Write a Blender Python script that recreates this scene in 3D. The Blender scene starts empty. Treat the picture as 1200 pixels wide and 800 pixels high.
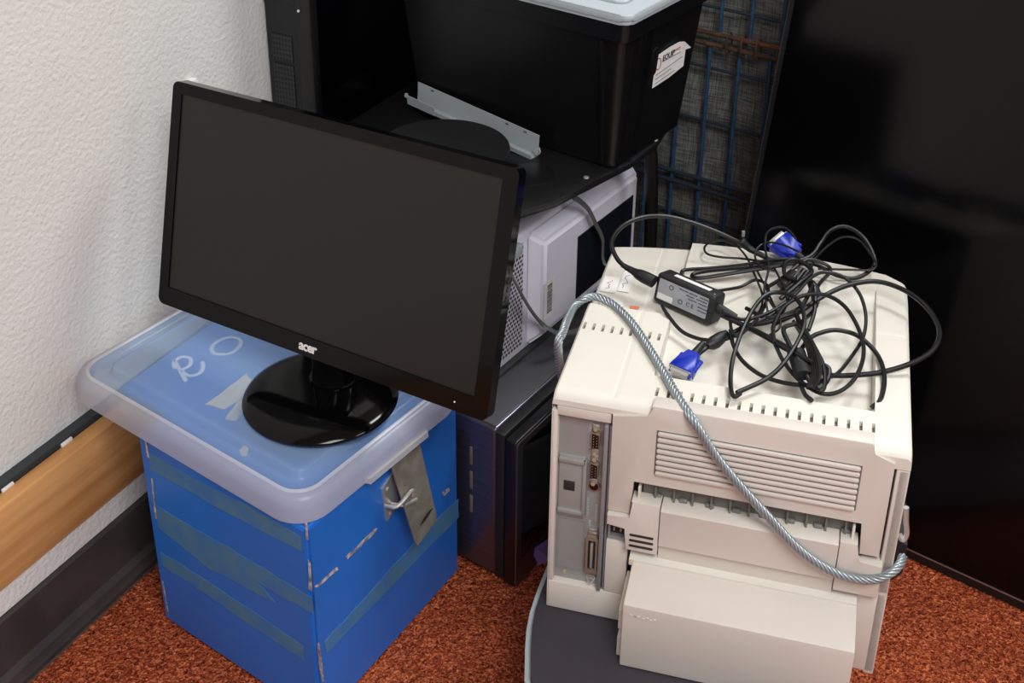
import bpy, bmesh, math, random
import numpy as np
from mathutils import Vector, Matrix
random.seed(7)
C = bpy.context.scene.collection
PI = math.pi
# ------------------------------------------------------------------ camera
F_PX = 1472.0; PX, PY = 591.0, 174.0; H = 1.45
pp, rr = math.radians(25.8), math.radians(.45)
fw = Vector((0, math.cos(pp), -math.sin(pp))); rt0 = Vector((1, 0, 0)); up0 = rt0.cross(fw)
rt = rt0*math.cos(rr)+up0*math.sin(rr); up = rt.cross(fw)
EYE = Vector((0, 0, H))
cd = bpy.data.cameras.new('camera'); cam = bpy.data.objects.new('camera', cd); C.objects.link(cam)
M = Matrix.Identity(4)
for i in range(3):
    M[i][0] = rt[i]; M[i][1] = up[i]; M[i][2] = -fw[i]; M[i][3] = EYE[i]
cam.matrix_world = M
cd.sensor_width = 36; cd.sensor_fit = 'HORIZONTAL'; cd.lens = F_PX/1200*36
cd.shift_x = (600-PX)/1200; cd.shift_y = -(400-PY)/1200
cd.clip_start = .05
bpy.context.scene.camera = cam

def ray(x, y): return fw+rt*((x-PX)/F_PX)-up*((y-PY)/F_PX)
def at(x, y, z=0.):                       # surveyed point on the level plane z
    d = ray(x, y); return EYE+d*((z-H)/d.z)
def onp(x, y, P, n):                      # surveyed point on a plane
    d = ray(x, y); return EYE+d*((Vector(P)-EYE).dot(n)/d.dot(n))
def yv(a): a = math.radians(a); return Vector((math.sin(a), math.cos(a), 0))
Z = Vector((0, 0, 1))

# ------------------------------------------------------------------ materials
def lin(c):
    c = c/255.; return c/12.92 if c <= .04045 else ((c+.055)/1.055)**2.4
def col(r, g, b): return (lin(r), lin(g), lin(b), 1)
MATS = {}
def mat(name, c, rough=.5, metal=0., spec=.5, var=0., vscale=20., c2=None, bump=0., bscale=100., bdist=.001, coat=0., stretch=None, thr=None):
    if name in MATS: return MATS[name]
    m = bpy.data.materials.new(name); m.use_nodes = True; nt = m.node_tree; b = nt.nodes['Principled BSDF']
    b.inputs['Base Color'].default_value = col(*c); b.inputs['Roughness'].default_value = rough
    b.inputs['Metallic'].default_value = metal; b.inputs['Specular IOR Level'].default_value = spec
    if coat: b.inputs['Coat Weight'].default_value = coat; b.inputs['Coat Roughness'].default_value = .03
    tc = nt.nodes.new('ShaderNodeTexCoord'); src = tc.outputs['Object']
    if stretch:
        mp = nt.nodes.new('ShaderNodeMapping'); mp.inputs['Scale'].default_value = stretch
        nt.links.new(src, mp.inputs['Vector']); src = mp.outputs['Vector']
    if c2:
        n = nt.nodes.new('ShaderNodeTexNoise'); n.inputs['Scale'].default_value = vscale; n.inputs['Detail'].default_value = 5
        nt.links.new(src, n.inputs['Vector'])
        r = nt.nodes.new('ShaderNodeValToRGB'); lo, hi = thr if thr else (.35, .65)
        r.color_ramp.elements[0].position = lo; r.color_ramp.elements[1].position = hi
        r.color_ramp.elements[0].color = col(*c); r.color_ramp.elements[1].color = col(*c2)
        nt.links.new(n.outputs['Fac'], r.inputs['Fac']); nt.links.new(r.outputs['Color'], b.inputs['Base Color'])
    if bump:
        n = nt.nodes.new('ShaderNodeTexNoise'); n.inputs['Scale'].default_value = bscale; n.inputs['Detail'].default_value = 3
        nt.links.new(src, n.inputs['Vector'])
        bp = nt.nodes.new('ShaderNodeBump'); bp.inputs['Strength'].default_value = bump; bp.inputs['Distance'].default_value = bdist
        nt.links.new(n.outputs['Fac'], bp.inputs['Height']); nt.links.new(bp.outputs['Normal'], b.inputs['Normal'])
    MATS[name] = m; return m

m_wall = mat('wall_paint', (222, 220, 214), .75, spec=.25, c2=(214, 213, 208), vscale=3, bump=1., bscale=150, bdist=.0019)
m_ceil = mat('ceiling_paint', (215, 213, 208), .9)
m_rail = mat('rail_wood', (220, 164, 104), .45, c2=(196, 138, 80), vscale=6, stretch=(.6, 9, 9), bump=.12, bscale=20)
m_skirt = mat('skirting_vinyl', (68, 60, 58), .6, spec=.3, c2=(52, 46, 46), vscale=12)
m_gap = mat('dark_trunking', (44, 50, 54), .5)
m_cream = mat('cream_plastic', (222, 218, 206), .42, spec=.4, c2=(216, 211, 199), vscale=6, bump=.12, bscale=900, bdist=.0003)
m_cream2 = mat('darker_cream_plastic', (214, 206, 196), .45, spec=.4, c2=(207, 199, 189), vscale=5, bump=.12, bscale=900, bdist=.0003)  # slightly darker, redder cream for the rear shell and door
m_dark = mat('dark_cavity_plastic', (38, 37, 36), .6)
m_roller = mat('roller_grey', (108, 108, 100), .5)
m_port = mat('port_panel_steel', (158, 158, 156), .5, metal=.15, c2=(142, 142, 141), vscale=8)
m_railm = mat('slide_steel', (150, 152, 155), .4, metal=.4)
m_gold = mat('brass_screw', (196, 188, 160), .35, metal=.5)
m_steel = mat('bright_steel', (200, 200, 196), .32, metal=.7)
m_copper = mat('copper_shell', (150, 132, 112), .4, metal=.4)
m_black = mat('black_plastic', (14, 14, 15), .35)
m_blackm = mat('matt_black_plastic', (24, 24, 26), .55, bump=.1, bscale=500, bdist=.0003)
m_gloss = mat('gloss_black_plastic', (5, 5, 6), .1, spec=.22)
m_screen = mat('matt_display_glass', (30, 30, 28), .36, spec=.35)
m_tvglass = mat('tv_screen_glass', (3, 3, 5), .14, spec=.28)
m_tvframe = mat('tv_frame_metal', (88, 78, 72), .35, metal=.7)
m_silver = mat('silver_strip', (170, 170, 172), .3, metal=.9)
m_cable = mat('cable_rubber', (13, 13, 14), .42, spec=.4)
m_boot = mat('cable_boot_rubber', (18, 18, 19), .5)
m_blue = mat('connector_blue', (18, 44, 168), .35)
m_label = mat('white_label_paper', (236, 234, 230), .6, c2=(222, 219, 214), vscale=40)
m_glabel = mat('grey_label_paper', (166, 168, 172), .5, c2=(150, 153, 158), vscale=60)
m_ink = mat('label_ink', (40, 42, 48), .6)
m_inkl = mat('faded_ink', (110, 112, 116), .6)
m_red = mat('red_ink', (170, 60, 70), .6)
m_orange = mat('orange_mark', (232, 130, 100), .6)
m_boxblue = mat('blue_paint', (30, 110, 204), .4, c2=(34, 102, 190), vscale=4, bump=.15, bscale=30, bdist=.001)
m_chip = mat('bare_wood_chip', (206, 196, 186), .7, c2=(96, 90, 110), vscale=120)
m_tape = mat('old_tape', (74, 122, 152), .6, c2=(56, 112, 172), vscale=30, bump=.2, bscale=80)
m_masktape = mat('masking_tape', (222, 210, 180), .6)
m_chalk = mat('chalk_marker', (226, 232, 240), .7)
m_hasp = mat('galvanised_hasp', (158, 154, 142), .45, metal=.5, c2=(136, 130, 118), vscale=40)
m_mwside = mat('brushed_dark_steel', (112, 108, 122), .28, metal=.85, stretch=(1, 1, 30), c2=(100, 97, 110), vscale=8)
m_mwtop = mat('dark_grey_enamel', (84, 84, 86), .38, metal=.5, bump=.1, bscale=400, bdist=.0003)
m_mwframe = mat('door_frame_steel', (120, 116, 118), .3, metal=.9)
m_mwglass = mat('door_glass', (14, 14, 17), .06, coat=.5)
m_white = mat('white_enamel', (226, 224, 236), .4, c2=(218, 216, 230), vscale=4)
m_navy = mat('navy_panel', (20, 24, 34), .35, bump=.3, bscale=120)
m_cord = mat('grey_flat_cord', (92, 92, 92), .5)
m_shelf = mat('black_table_laminate', (22, 22, 24), .32, bump=.08, bscale=300, bdist=.0003)
m_brk = mat('grey_powder_coat', (166, 174, 176), .45)
m_bin = mat('black_polypropylene', (12, 12, 14), .34, spec=.35, c2=(16, 16, 17), vscale=6, bump=.3, bscale=14, bdist=.003)
m_binlid = mat('grey_bin_lid', (170, 180, 184), .4)
m_wire = mat('blue_painted_wire', (42, 82, 112), .5, c2=(34, 66, 94), vscale=60)
m_wired = mat('dark_painted_wire', (44, 50, 56), .5, c2=(30, 50, 66), vscale=40)
m_rust = mat('rusty_wire', (104, 62, 38), .8, c2=(52, 44, 40), vscale=60)
m_scan = mat('charcoal_lid', (54, 49, 56), .5)
m_purple = mat('purple_paper', (160, 124, 200), .6)
m_rope = mat('wire_rope_steel', (158, 166, 170), .34, metal=.6)
m_led = mat('white_light', (240, 240, 240), .4)

# carpet
m_carpet = bpy.data.materials.new('carpet'); m_carpet.use_nodes = True
nt = m_carpet.node_tree; b = nt.nodes['Principled BSDF']; b.inputs['Roughness'].default_value = .95; b.inputs['Specular IOR Level'].default_value = .1
tc = nt.nodes.new('ShaderNodeTexCoord')
n1 = nt.nodes.new('ShaderNodeTexNoise'); n1.inputs['Scale'].default_value = 175; n1.inputs['Detail'].default_value = 3; n1.inputs['Roughness'].default_value = .6; n1.inputs['Distortion'].default_value = 1.2
n2 = nt.nodes.new('ShaderNodeTexNoise'); n2.inputs['Scale'].default_value = 14; n2.inputs['Detail'].default_value = 4
v1 = nt.nodes.new('ShaderNodeTexVoronoi'); v1.inputs['Scale'].default_value = 190
for n in (n1, n2, v1): nt.links.new(tc.outputs['Object'], n.inputs['Vector'])
r1 = nt.nodes.new('ShaderNodeValToRGB'); e = r1.color_ramp.elements
e[0].position = .34; e[0].color = col(88, 34, 18); e[1].position = .66; e[1].color = col(238, 138, 92)
k = e.new(.5); k.color = col(174, 78, 46)
mx = nt.nodes.new('ShaderNodeMix'); mx.data_type = 'RGBA'; mx.blend_type = 'MULTIPLY'; mx.inputs[0].default_value = .55
r2 = nt.nodes.new('ShaderNodeValToRGB'); r2.color_ramp.elements[0].position = .3; r2.color_ramp.elements[0].color = (.55, .5, .5, 1); r2.color_ramp.elements[1].position = .7
nt.links.new(n1.outputs['Fac'], r1.inputs['Fac']); nt.links.new(n2.outputs['Fac'], r2.inputs['Fac'])
nt.links.new(r1.outputs['Color'], mx.inputs[6]); nt.links.new(r2.outputs['Color'], mx.inputs[7]); nt.links.new(mx.outputs[2], b.inputs['Base Color'])
ad = nt.nodes.new('ShaderNodeMath'); ad.operation = 'ADD'; nt.links.new(n1.outputs['Fac'], ad.inputs[0]); nt.links.new(v1.outputs['Distance'], ad.inputs[1])
bp = nt.nodes.new('ShaderNodeBump'); bp.inputs['Strength'].default_value = 1; bp.inputs['Distance'].default_value = .004
nt.links.new(ad.outputs[0], bp.inputs['Height']); nt.links.new(bp.outputs['Normal'], b.inputs['Normal'])

def translucent(name, c, clear, rough=.3):
    m = bpy.data.materials.new(name); m.use_nodes = True; nt = m.node_tree
    b = nt.nodes['Principled BSDF']; b.inputs['Base Color'].default_value = col(*c); b.inputs['Roughness'].default_value = rough
    t = nt.nodes.new('ShaderNodeBsdfTransparent'); mix = nt.nodes.new('ShaderNodeMixShader'); mix.inputs[0].default_value = 1-clear
    tl = nt.nodes.new('ShaderNodeBsdfTranslucent'); tl.inputs['Color'].default_value = col(*c)
    m2 = nt.nodes.new('ShaderNodeMixShader'); m2.inputs[0].default_value = .35
    out = nt.nodes['Material Output']
    nt.links.new(b.outputs[0], m2.inputs[1]); nt.links.new(tl.outputs[0], m2.inputs[2])
    nt.links.new(t.outputs[0], mix.inputs[1]); nt.links.new(m2.outputs[0], mix.inputs[2]); nt.links.new(mix.outputs[0], out.inputs[0])
    return m
m_lidtop = translucent('frosted_lid_panel', (190, 220, 250), .50, .2)  # blue tint stands in for light scattered up from the blue box
m_lidrim = translucent('frosted_lid_rim', (206, 206, 212), .3, .3)
m_lidhighlight = translucent('lid_ridge_highlight', (236, 236, 240), .3, .25)  # paler than the rim: the ridge's highlight line is put into its colour

def holes(name, base, hole, sx, sz, r, axes=(0, 2), stagger=True, rough=.45, shape=1.0):
    """punched sheet: base colour with round holes"""
    m = bpy.data.materials.new(name); m.use_nodes = True; nt = m.node_tree; b = nt.nodes['Principled BSDF']; b.inputs['Roughness'].default_value = rough
    tc = nt.nodes.new('ShaderNodeTexCoord'); sp = nt.nodes.new('ShaderNodeSeparateXYZ'); nt.links.new(tc.outputs['Object'], sp.inputs[0])
    def mt(op, a, bb=None):
        n = nt.nodes.new('ShaderNodeMath'); n.operation = op
        for i, v in enumerate((a, bb)):
            if v is None: continue
            if isinstance(v, (int, float)): n.inputs[i].default_value = v
            else: nt.links.new(v, n.inputs[i])
        return n.outputs[0]
    X = mt('DIVIDE', sp.outputs[axes[0]], sx); Y = mt('DIVIDE', sp.outputs[axes[1]], sz)
    if stagger:
        row = mt('FLOORED_MODULO', mt('FLOOR', Y), 2.0); X = mt('ADD', X, mt('MULTIPLY', row, .5))
    fx = mt('SUBTRACT', mt('FRACT', X), .5); fy = mt('SUBTRACT', mt('FRACT', Y), .5)
    d = mt('SQRT', mt('ADD', mt('POWER', mt('ABSOLUTE', fx), 2.), mt('POWER', mt('ABSOLUTE', mt('MULTIPLY', fy, shape)), 2.)))
    k = mt('LESS_THAN', d, r)
    mx = nt.nodes.new('ShaderNodeMix'); mx.data_type = 'RGBA'; mx.inputs[6].default_value = col(*base); mx.inputs[7].default_value = col(*hole)
    nt.links.new(k, mx.inputs[0]); nt.links.new(mx.outputs[2], b.inputs['Base Color'])
    return m
m_perf = holes('punched_white_sheet', (205, 203, 214), (22, 22, 26), .0075, .0075, .36)
m_grille = holes('punched_black_grille', (46, 47, 50), (3, 3, 4), .0062, .0085, .36, stagger=False)

# woven fabric
m_fabric = bpy.data.materials.new('woven_grey_fabric'); m_fabric.use_nodes = True; nt = m_fabric.node_tree; b = nt.nodes['Principled BSDF']; b.inputs['Roughness'].default_value = .9
tc = nt.nodes.new('ShaderNodeTexCoord'); outs = []
for s in ((900, 20, 30), (30, 20, 700)):
    mp = nt.nodes.new('ShaderNodeMapping'); mp.inputs['Scale'].default_value = s; nt.links.new(tc.outputs['Object'], mp.inputs['Vector'])
    n = nt.nodes.new('ShaderNodeTexNoise'); n.inputs['Scale'].default_value = 1; n.inputs['Detail'].default_value = 2; nt.links.new(mp.outputs[0], n.inputs['Vector']); outs.append(n.outputs['Fac'])
ml = nt.nodes.new('ShaderNodeMath'); ml.operation = 'MULTIPLY'; nt.links.new(outs[0], ml.inputs[0]); nt.links.new(outs[1], ml.inputs[1])
r = nt.nodes.new('ShaderNodeValToRGB'); r.color_ramp.elements[0].position = .14; r.color_ramp.elements[0].color = col(62, 62, 60); r.color_ramp.elements[1].position = .38; r.color_ramp.elements[1].color = col(132, 132, 126)
nt.links.new(ml.outputs[0], r.inputs['Fac']); nt.links.new(r.outputs[0], b.inputs['Base Color'])

# ------------------------------------------------------------------ mesh helpers
class MB:
    def __init__(s): s.bm = bmesh.new()
    def box(s, x0, x1, y0, y1, z0, z1, bev=0., seg=2):
        vs = [s.bm.verts.new((x, y, z)) for x in (x0, x1) for y in (y0, y1) for z in (z0, z1)]
        fs = [(0, 1, 3, 2), (4, 6, 7, 5), (0, 4, 5, 1), (2, 3, 7, 6), (0, 2, 6, 4), (1, 5, 7, 3)]
        F = [s.bm.faces.new([vs[i] for i in f]) for f in fs]
        if bev:
            es = list({e for f in F for e in f.edges})
            bmesh.ops.bevel(s.bm, geom=es, offset=bev, segments=seg, profile=.5, affect='EDGES')
        return s
    def prism(s, pts, a, b_, bev=0., seg=2, axis='z', scale_top=1.):
        """polygon extruded; axis z: pts=(x,y); axis y: pts=(x,z)"""
        def P(p, h): return (p[0], p[1], h) if axis == 'z' else ((p[0], h, p[1]) if axis == 'y' else (h, p[0], p[1]))
        lo = [s.bm.verts.new(P(p, a)) for p in pts]
        hi = [s.bm.verts.new(P(p, b_)) for p in pts]
        F = [s.bm.faces.new(lo[::-1]), s.bm.faces.new(hi)]
        n = len(pts)
        for i in range(n): F.append(s.bm.faces.new((lo[i], lo[(i+1) % n], hi[(i+1) % n], hi[i])))
        if bev:
            es = list({e for f in F[:2] for e in f.edges})
            bmesh.ops.bevel(s.bm, geom=es, offset=bev, segments=seg, profile=.5, affect='EDGES')
        return s
    def quadprism(s, lo, hi):
        a = [s.bm.verts.new(p) for p in lo]; b = [s.bm.verts.new(p) for p in hi]; n = len(a)
        s.bm.faces.new(a[::-1]); s.bm.faces.new(b)
        for i in range(n): s.bm.faces.new((a[i], a[(i+1) % n], b[(i+1) % n], b[i]))
        return s
    def lathe(s, prof, seg=48, cx=0, cy=0, cz=0, axis='z'):
        rings = []
        for r, h in prof:
            ring = []
            for i in range(seg):
                a = 2*PI*i/seg
                if axis == 'z': p = (cx+r*math.cos(a), cy+r*math.sin(a), cz+h)
                elif axis == 'y': p = (cx+r*math.cos(a), cy+h, cz+r*math.sin(a))
                else: p = (cx+h, cy+r*math.cos(a), cz+r*math.sin(a))
                ring.append(s.bm.verts.new(p))
            rings.append(ring)
        for A, B in zip(rings, rings[1:]):
            for i in range(seg): s.bm.faces.new((A[i], A[(i+1) % seg], B[(i+1) % seg], B[i]))
        s.bm.faces.new(rings[0][::-1]); s.bm.faces.new(rings[-1]); return s
    def tube(s, pts, r, seg=8, flat=1., closed=False, twist=None):
        pts = [Vector(p) for p in pts]; n = len(pts)
        rs = r if isinstance(r, (list, tuple)) else [r]*n
        T = []
        for i in range(n):
            a = pts[i-1] if (i or closed) else pts[0]; b = pts[(i+1) % n] if (i < n-1 or closed) else pts[-1]
            t = (b-a); T.append(t.normalized() if t.length > 1e-9 else Vector((1, 0, 0)))
        N = T[0].orthogonal().normalized() if abs(T[0].z) > .95 else T[0].cross(Z).normalized()
        rings = []
        for i in range(n):
            N = (N-T[i]*N.dot(T[i])).normalized(); B = T[i].cross(N)
            tw = twist*i if twist else 0
            rings.append([s.bm.verts.new(pts[i]+(N*math.cos(2*PI*k/seg+tw)+B*math.sin(2*PI*k/seg+tw)*flat)*rs[i]) for k in range(seg)])
        m = n if closed else n-1
        for i in range(m):
            A, B = rings[i], rings[(i+1) % n]
            for k in range(seg): s.bm.faces.new((A[k], A[(k+1) % seg], B[(k+1) % seg], B[k]))
        if not closed: s.bm.faces.new(rings[0][::-1]); s.bm.faces.new(rings[-1])
        return s
    def xf(s, mtx): bmesh.ops.transform(s.bm, matrix=mtx, verts=s.bm.verts); return s
    def build(s, name, m, parent=None, sharp=35, label=None):
        bmesh.ops.recalc_face_normals(s.bm, faces=s.bm.faces)
        me = bpy.data.meshes.new(name); s.bm.to_mesh(me); s.bm.free()
        me.polygons.foreach_set('use_smooth', [True]*len(me.polygons)); me.set_sharp_from_angle(angle=math.radians(sharp))
        me.materials.append(m)
        o = bpy.data.objects.new(name, me); C.objects.link(o)
        if parent: o.parent = parent
        if label: o['label'] = label
        return o
def tag(o, label=None, cat=None, group=None, kind=None):
    if label: o['label'] = label
    if cat: o['category'] = cat
    if group: o['group'] = group
    if kind: o['kind'] = kind
    return o
def thing(name, label, cat, loc=(0, 0, 0), yaw=90, group=None, rx=0, ry=0):
    """Empty whose local x points along compass direction yaw"""
    o = bpy.data.objects.new(name, None); C.objects.link(o); o.empty_display_size = .05
    o.location = loc; o.rotation_euler = (rx, ry, math.radians(90-yaw)); return tag(o, label, cat, group)
def smooth(pts, n=8, closed=False):
    P = [Vector(p) for p in pts]; N = len(P); out = []
    rng = range(N) if closed else range(N-1)
    for i in rng:
        p0 = P[(i-1) % N] if (closed or i > 0) else P[0]*2-P[1]
        p1, p2 = P[i], P[(i+1) % N]
        p3 = P[(i+2) % N] if (closed or i+2 < N) else P[-1]*2-P[-2]
        for k in range(n):
            t = k/n
            out.append(.5*((2*p1)+(p2-p0)*t+(2*p0-5*p1+4*p2-p3)*t*t+(3*p1-p0-3*p2+p3)*t**3))
    if not closed: out.append(P[-1])
    return out
def rrect(x0, x1, y0, y1, r, seg=6):
    out = []
    for cx, cy, a0 in ((x1-r, y1-r, 0), (x0+r, y1-r, 90), (x0+r, y0+r, 180), (x1-r, y0+r, 270)):
        for i in range(seg+1):
            a = math.radians(a0+90*i/seg); out.append((cx+r*math.cos(a), cy+r*math.sin(a)))
    return out
def text(name, s, m, parent, org, xax, yax, size, ext=.0002, bold=0., align='LEFT', spacing=1.0, shear=0.):
    cu = bpy.data.curves.new(name, 'FONT'); cu.body = s; cu.size = size; cu.extrude = ext; cu.offset = bold; cu.align_x = align; cu.align_y = 'CENTER'; cu.space_character = spacing; cu.shear = shear; cu.resolution_u = 3
    t = bpy.data.objects.new(name, cu); C.objects.link(t)
    bpy.context.view_layer.update()
    me = bpy.data.meshes.new_from_object(t.evaluated_get(bpy.context.evaluated_depsgraph_get()))
    bpy.data.objects.remove(t)
    xa, ya = Vector(xax).normalized(), Vector(yax).normalized(); za = xa.cross(ya)
    mm = Matrix.Identity(4)
    for i in range(3): mm[i][0] = xa[i]; mm[i][1] = ya[i]; mm[i][2] = za[i]; mm[i][3] = org[i]
    me.transform(mm); me.materials.clear(); me.materials.append(m)
    o = bpy.data.objects.new(name, me); C.objects.link(o); o.parent = parent; return o

# ------------------------------------------------------------------ the room
W0 = at(181, 664); wd = yv(28); wn = yv(118)       # foot of the left wall: direction and inward normal
def wpt(s, o, z): return W0+wd*s+wn*o+Z*z
def wall_slab(name, s0, s1, o0, o1, z0, z1, m, bev=0.):
    L = Vector((W0.x, W0.y, 0)); mb = MB(); mb.box(s0, s1, -o1, -o0, z0, z1, bev)
    o = mb.build(name, m); o.location = L; o.rotation_euler.z = math.radians(90-28); tag(o, kind='structure'); return o
# local x = along wall, local y = -inward normal
WO = -.062
wall_slab('wall_left', -3.2, 3.0, WO-.1, WO, 0, 2.7, m_wall)
fl = MB().box(-3.2, 4.2, -3.4, 5.6, -.05, 0).build('floor', m_carpet); tag(fl, kind='structure')
ce = MB().box(-3.2, 4.2, -3.4, 5.6, 2.7, 2.75).build('ceiling', m_ceil); tag(ce, kind='structure')
# back wall behind the cage
mb = MB().box(-.02, 3.4, 0, .1, 0, 2.7); bw = mb.build('wall_back', m_wall); bw.location = (wpt(3.0, WO, 0).x, wpt(3.0, WO, 0).y, 0); bw.rotation_euler.z = math.radians(90-118); tag(bw, kind='structure')
# skirting board with a coved foot
prof = [(-.0, 0), (.0, .012), (-.004, .018), (-.006, .026), (-.014, .034), (-.016, .048), (-.016, .116), (-.019, .12), (WO, .12), (WO, 0)]
mb = MB(); mb.prism([(-o, z) for o, z in prof], -3.0, .9, axis='x')
sk = mb.build('baseboard_left', m_skirt, sharp=25); sk.location = (W0.x, W0.y, 0); sk.rotation_euler.z = math.radians(62); tag(sk, kind='structure')
mb = MB().box(-3., .9, -.0012, .002, 0, .004); e_ = mb.build('trim_1', m_silver); e_.location = (W0.x, W0.y, 0); e_.rotation_euler.z = math.radians(62); tag(e_, kind='structure')
# dado rail and the dark trunking behind it
wall_slab('trim_2', -3.0, .26, -.045, -.018, .162, .287, m_rail, .004)
wall_slab('trim_3', -3.0, .9, WO, -.0455, .262, .295, m_gap)
wall_slab('trim_4', -3.0, .26, WO, -.022, .121, .1615, m_wall)

# ------------------------------------------------------------------ lights
def area(name, loc, sx, sy, power, c=(.955, .985, 1.0), target=None, rot=None):
    l = bpy.data.lights.new(name, 'AREA'); l.shape = 'RECTANGLE'; l.size = sx; l.size_y = sy; l.energy = power; l.color = c
    o = bpy.data.objects.new(name, l); C.objects.link(o); o.location = loc
    if rot: o.rotation_euler = rot
    return o
area('ceiling_light', (1.25, 2.3, 2.66), .6, .9, 48, rot=(0, 0, math.radians(-28)))
area('ceiling_light', (.5, -.5, 2.66), .9, 1.2, 66, rot=(0, 0, math.radians(-28)))
area('ceiling_light', (2.6, .4, 2.66), .6, 1.2, 26, rot=(0, 0, math.radians(-28)))
w = bpy.data.worlds.new('world'); bpy.context.scene.world = w; w.use_nodes = True
w.node_tree.nodes['Background'].inputs[0].default_value = (.92, .96, 1, 1); w.node_tree.nodes['Background'].inputs[1].default_value = .75
vs = bpy.context.scene.view_settings; vs.view_transform = 'Standard'; vs.look = 'None'; vs.gamma = 1; vs.use_curve_mapping = False; vs.exposure = 0.0

# ------------------------------------------------------------------ blue wooden box
b1 = at(192, 724); bf = at(377, 849); b3 = at(538.6, 668); b4 = b1+b3-bf
BH = .345
box = thing('wooden_box', 'blue painted wooden box with strips of old tape standing on the carpet', 'box', bf, 90)
L = bf.copy()
def loc(p): return (p[0]-L.x, p[1]-L.y, p[2])
def ring(z): return [(p.x-L.x, p.y-L.y, z) for p in (b1, bf, b3, b4)]
mb = MB(); mb.quadprism(ring(0), ring(BH))
bmesh.ops.bevel(mb.bm, geom=list(mb.bm.edges), offset=.006, segments=3, affect='EDGES')
mb.build('box_body', m_boxblue, box)
fL = (bf-b1).cross(Z).normalized(); fL = fL if fL.y < 0 else -fL      # normal of the left face
fR = (b3-bf).cross(Z).normalized(); fR = fR if fR.x > 0 else -fR
def decal(name, px, P, n, m, parent, off=(0, 0, 0), th=.0006, lift=0., label=None, local=None):
    """thin sheet lying on the plane (P, n) with the surveyed outline"""
    n = Vector(n).normalized()
    a = [onp(x, y, P, n)+n*lift-Vector(off) for x, y in px]; b = [p+n*th for p in a]
    if local: a = [local @ p for p in a]; b = [local @ p for p in b]
    mb = MB(); mb.quadprism(a, b); return mb.build(name, m, parent, label=label)
off = L
def rag(px, j=1.0, n=5):        # ragged edge
    out = []
    for i in range(len(px)):
        a, b = px[i], px[(i+1) % len(px)]
        for k in range(n):
            t = k/n; out.append((a[0]+(b[0]-a[0])*t+(random.uniform(-j, j) if k else 0), a[1]+(b[1]-a[1])*t+(random.uniform(-j, j) if k else 0)))
    return out
decal('tape_strip', rag([(174, 530), (232, 563), (290, 592), (354, 630), (354, 646), (290, 613), (240, 586), (176, 549)], .7), bf, fL, m_tape, box, off)
decal('tape_strip', rag([(183, 592), (245, 628), (300, 660), (366, 700), (367, 718), (322, 694), (300, 680), (323, 706), (280, 684), (240, 662), (186, 618)], 1), bf, fL, m_tape, box, off)
decal('tape_strip', rag([(188, 646), (230, 672), (300, 718), (356, 757), (357, 774), (290, 730), (240, 694), (190, 662)], .8), bf, fL, m_tape, box, off)
decal('tape_strip', rag([(380, 752), (440, 686), (490, 630), (537, 584), (537, 606), (494, 650), (440, 706), (382, 766)], .7), bf, fR, m_tape, box, off)
decal('paint_chip', rag([(361, 655), (364, 660), (366, 692), (362, 690)], .5, 2), bf+fL*.0005, fL, m_chip, box, off)
decal('paint_chip', rag([(368, 687), (384, 674), (395, 664), (396, 667), (384, 677), (371, 688)], .6, 3), bf+fR*.0005, fR, m_chip, box, off)
decal('paint_chip', rag([(405, 652), (418, 641), (430, 628), (442, 618), (441, 621), (420, 643), (407, 655)], .7, 3), bf+fR*.0005, fR, m_chip, box, off)
decal('paint_chip', rag([(372, 754), (374, 752), (378, 780), (380, 798), (378, 798), (374, 776)], .4, 2), bf+fL*.0005, fL, m_chip, box, off)
for s in ([(169, 512), (171, 512), (175, 536), (173, 536)], [(177, 560), (179, 561), (184, 608), (182, 607)], [(190, 680), (191.5, 681), (198, 720), (196.5, 720)]):
    decal('paint_chip', s, bf+fL*.0005, fL, m_chip, box, off, th=.0004)
decal('paint_chip', [(357.7, 612), (360, 612), (361.5, 632), (359.2, 632)], bf+fL*.0005, fL, m_chip, box, off)
decal('paint_chip', [(518, 577), (526, 571), (527, 574), (520, 581)], bf+fR*.0005, fR, m_chip, box, off)
q_a, q_b = at(142, 454, BH), at(230, 392, BH); q_d = (q_b-q_a).normalized()
mb = MB(); tb_pts = [q_a, q_a+(bf-b1).normalized()*.14, q_a+(bf-b1).normalized()*.16+(b3-bf).normalized()*.22, q_a+q_d*.24]
mb.prism([(p.x-L.x, p.y-L.y) for p in tb_pts], BH-.012, BH+.0005, .001); mb.build('top_board', m_boxblue, box)
# marks on the top of the box (seen through the lid)
def topdecal(name, px, m): decal(name, px, (0, 0, BH), Z, m, box, off, th=.0008)
topdecal('masking_tape', rag([(240, 474), (258, 462), (288, 438), (300, 452), (280, 470), (262, 480)], .8, 3), m_masktape)
topdecal('masking_tape', rag([(264, 491), (276, 474), (292, 462), (304, 470), (284, 484), (276, 494)], .8, 3), m_masktape)
topdecal('masking_tape', rag([(280, 528), (286, 522), (292, 526), (290, 534), (283, 534)], .6, 2), m_masktape)
def chalk(pts, r=.0032):
    P = smooth([at(x, y, BH+.001)-L for x, y in pts], 6); MB().tube(P, r, 6, flat=.4).build('chalk_writing', m_chalk, box)
chalk([(204, 422), (210, 432), (218, 447)]); chalk([(205, 432), (204, 424), (213, 418), (223, 420), (222, 428), (213, 434), (222, 440), (234, 437), (238, 430), (237, 424)])
chalk([(250, 414), (248, 407), (256, 399), (270, 395), (281, 398), (281, 405), (272, 413), (260, 415), (250, 414)])
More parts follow.
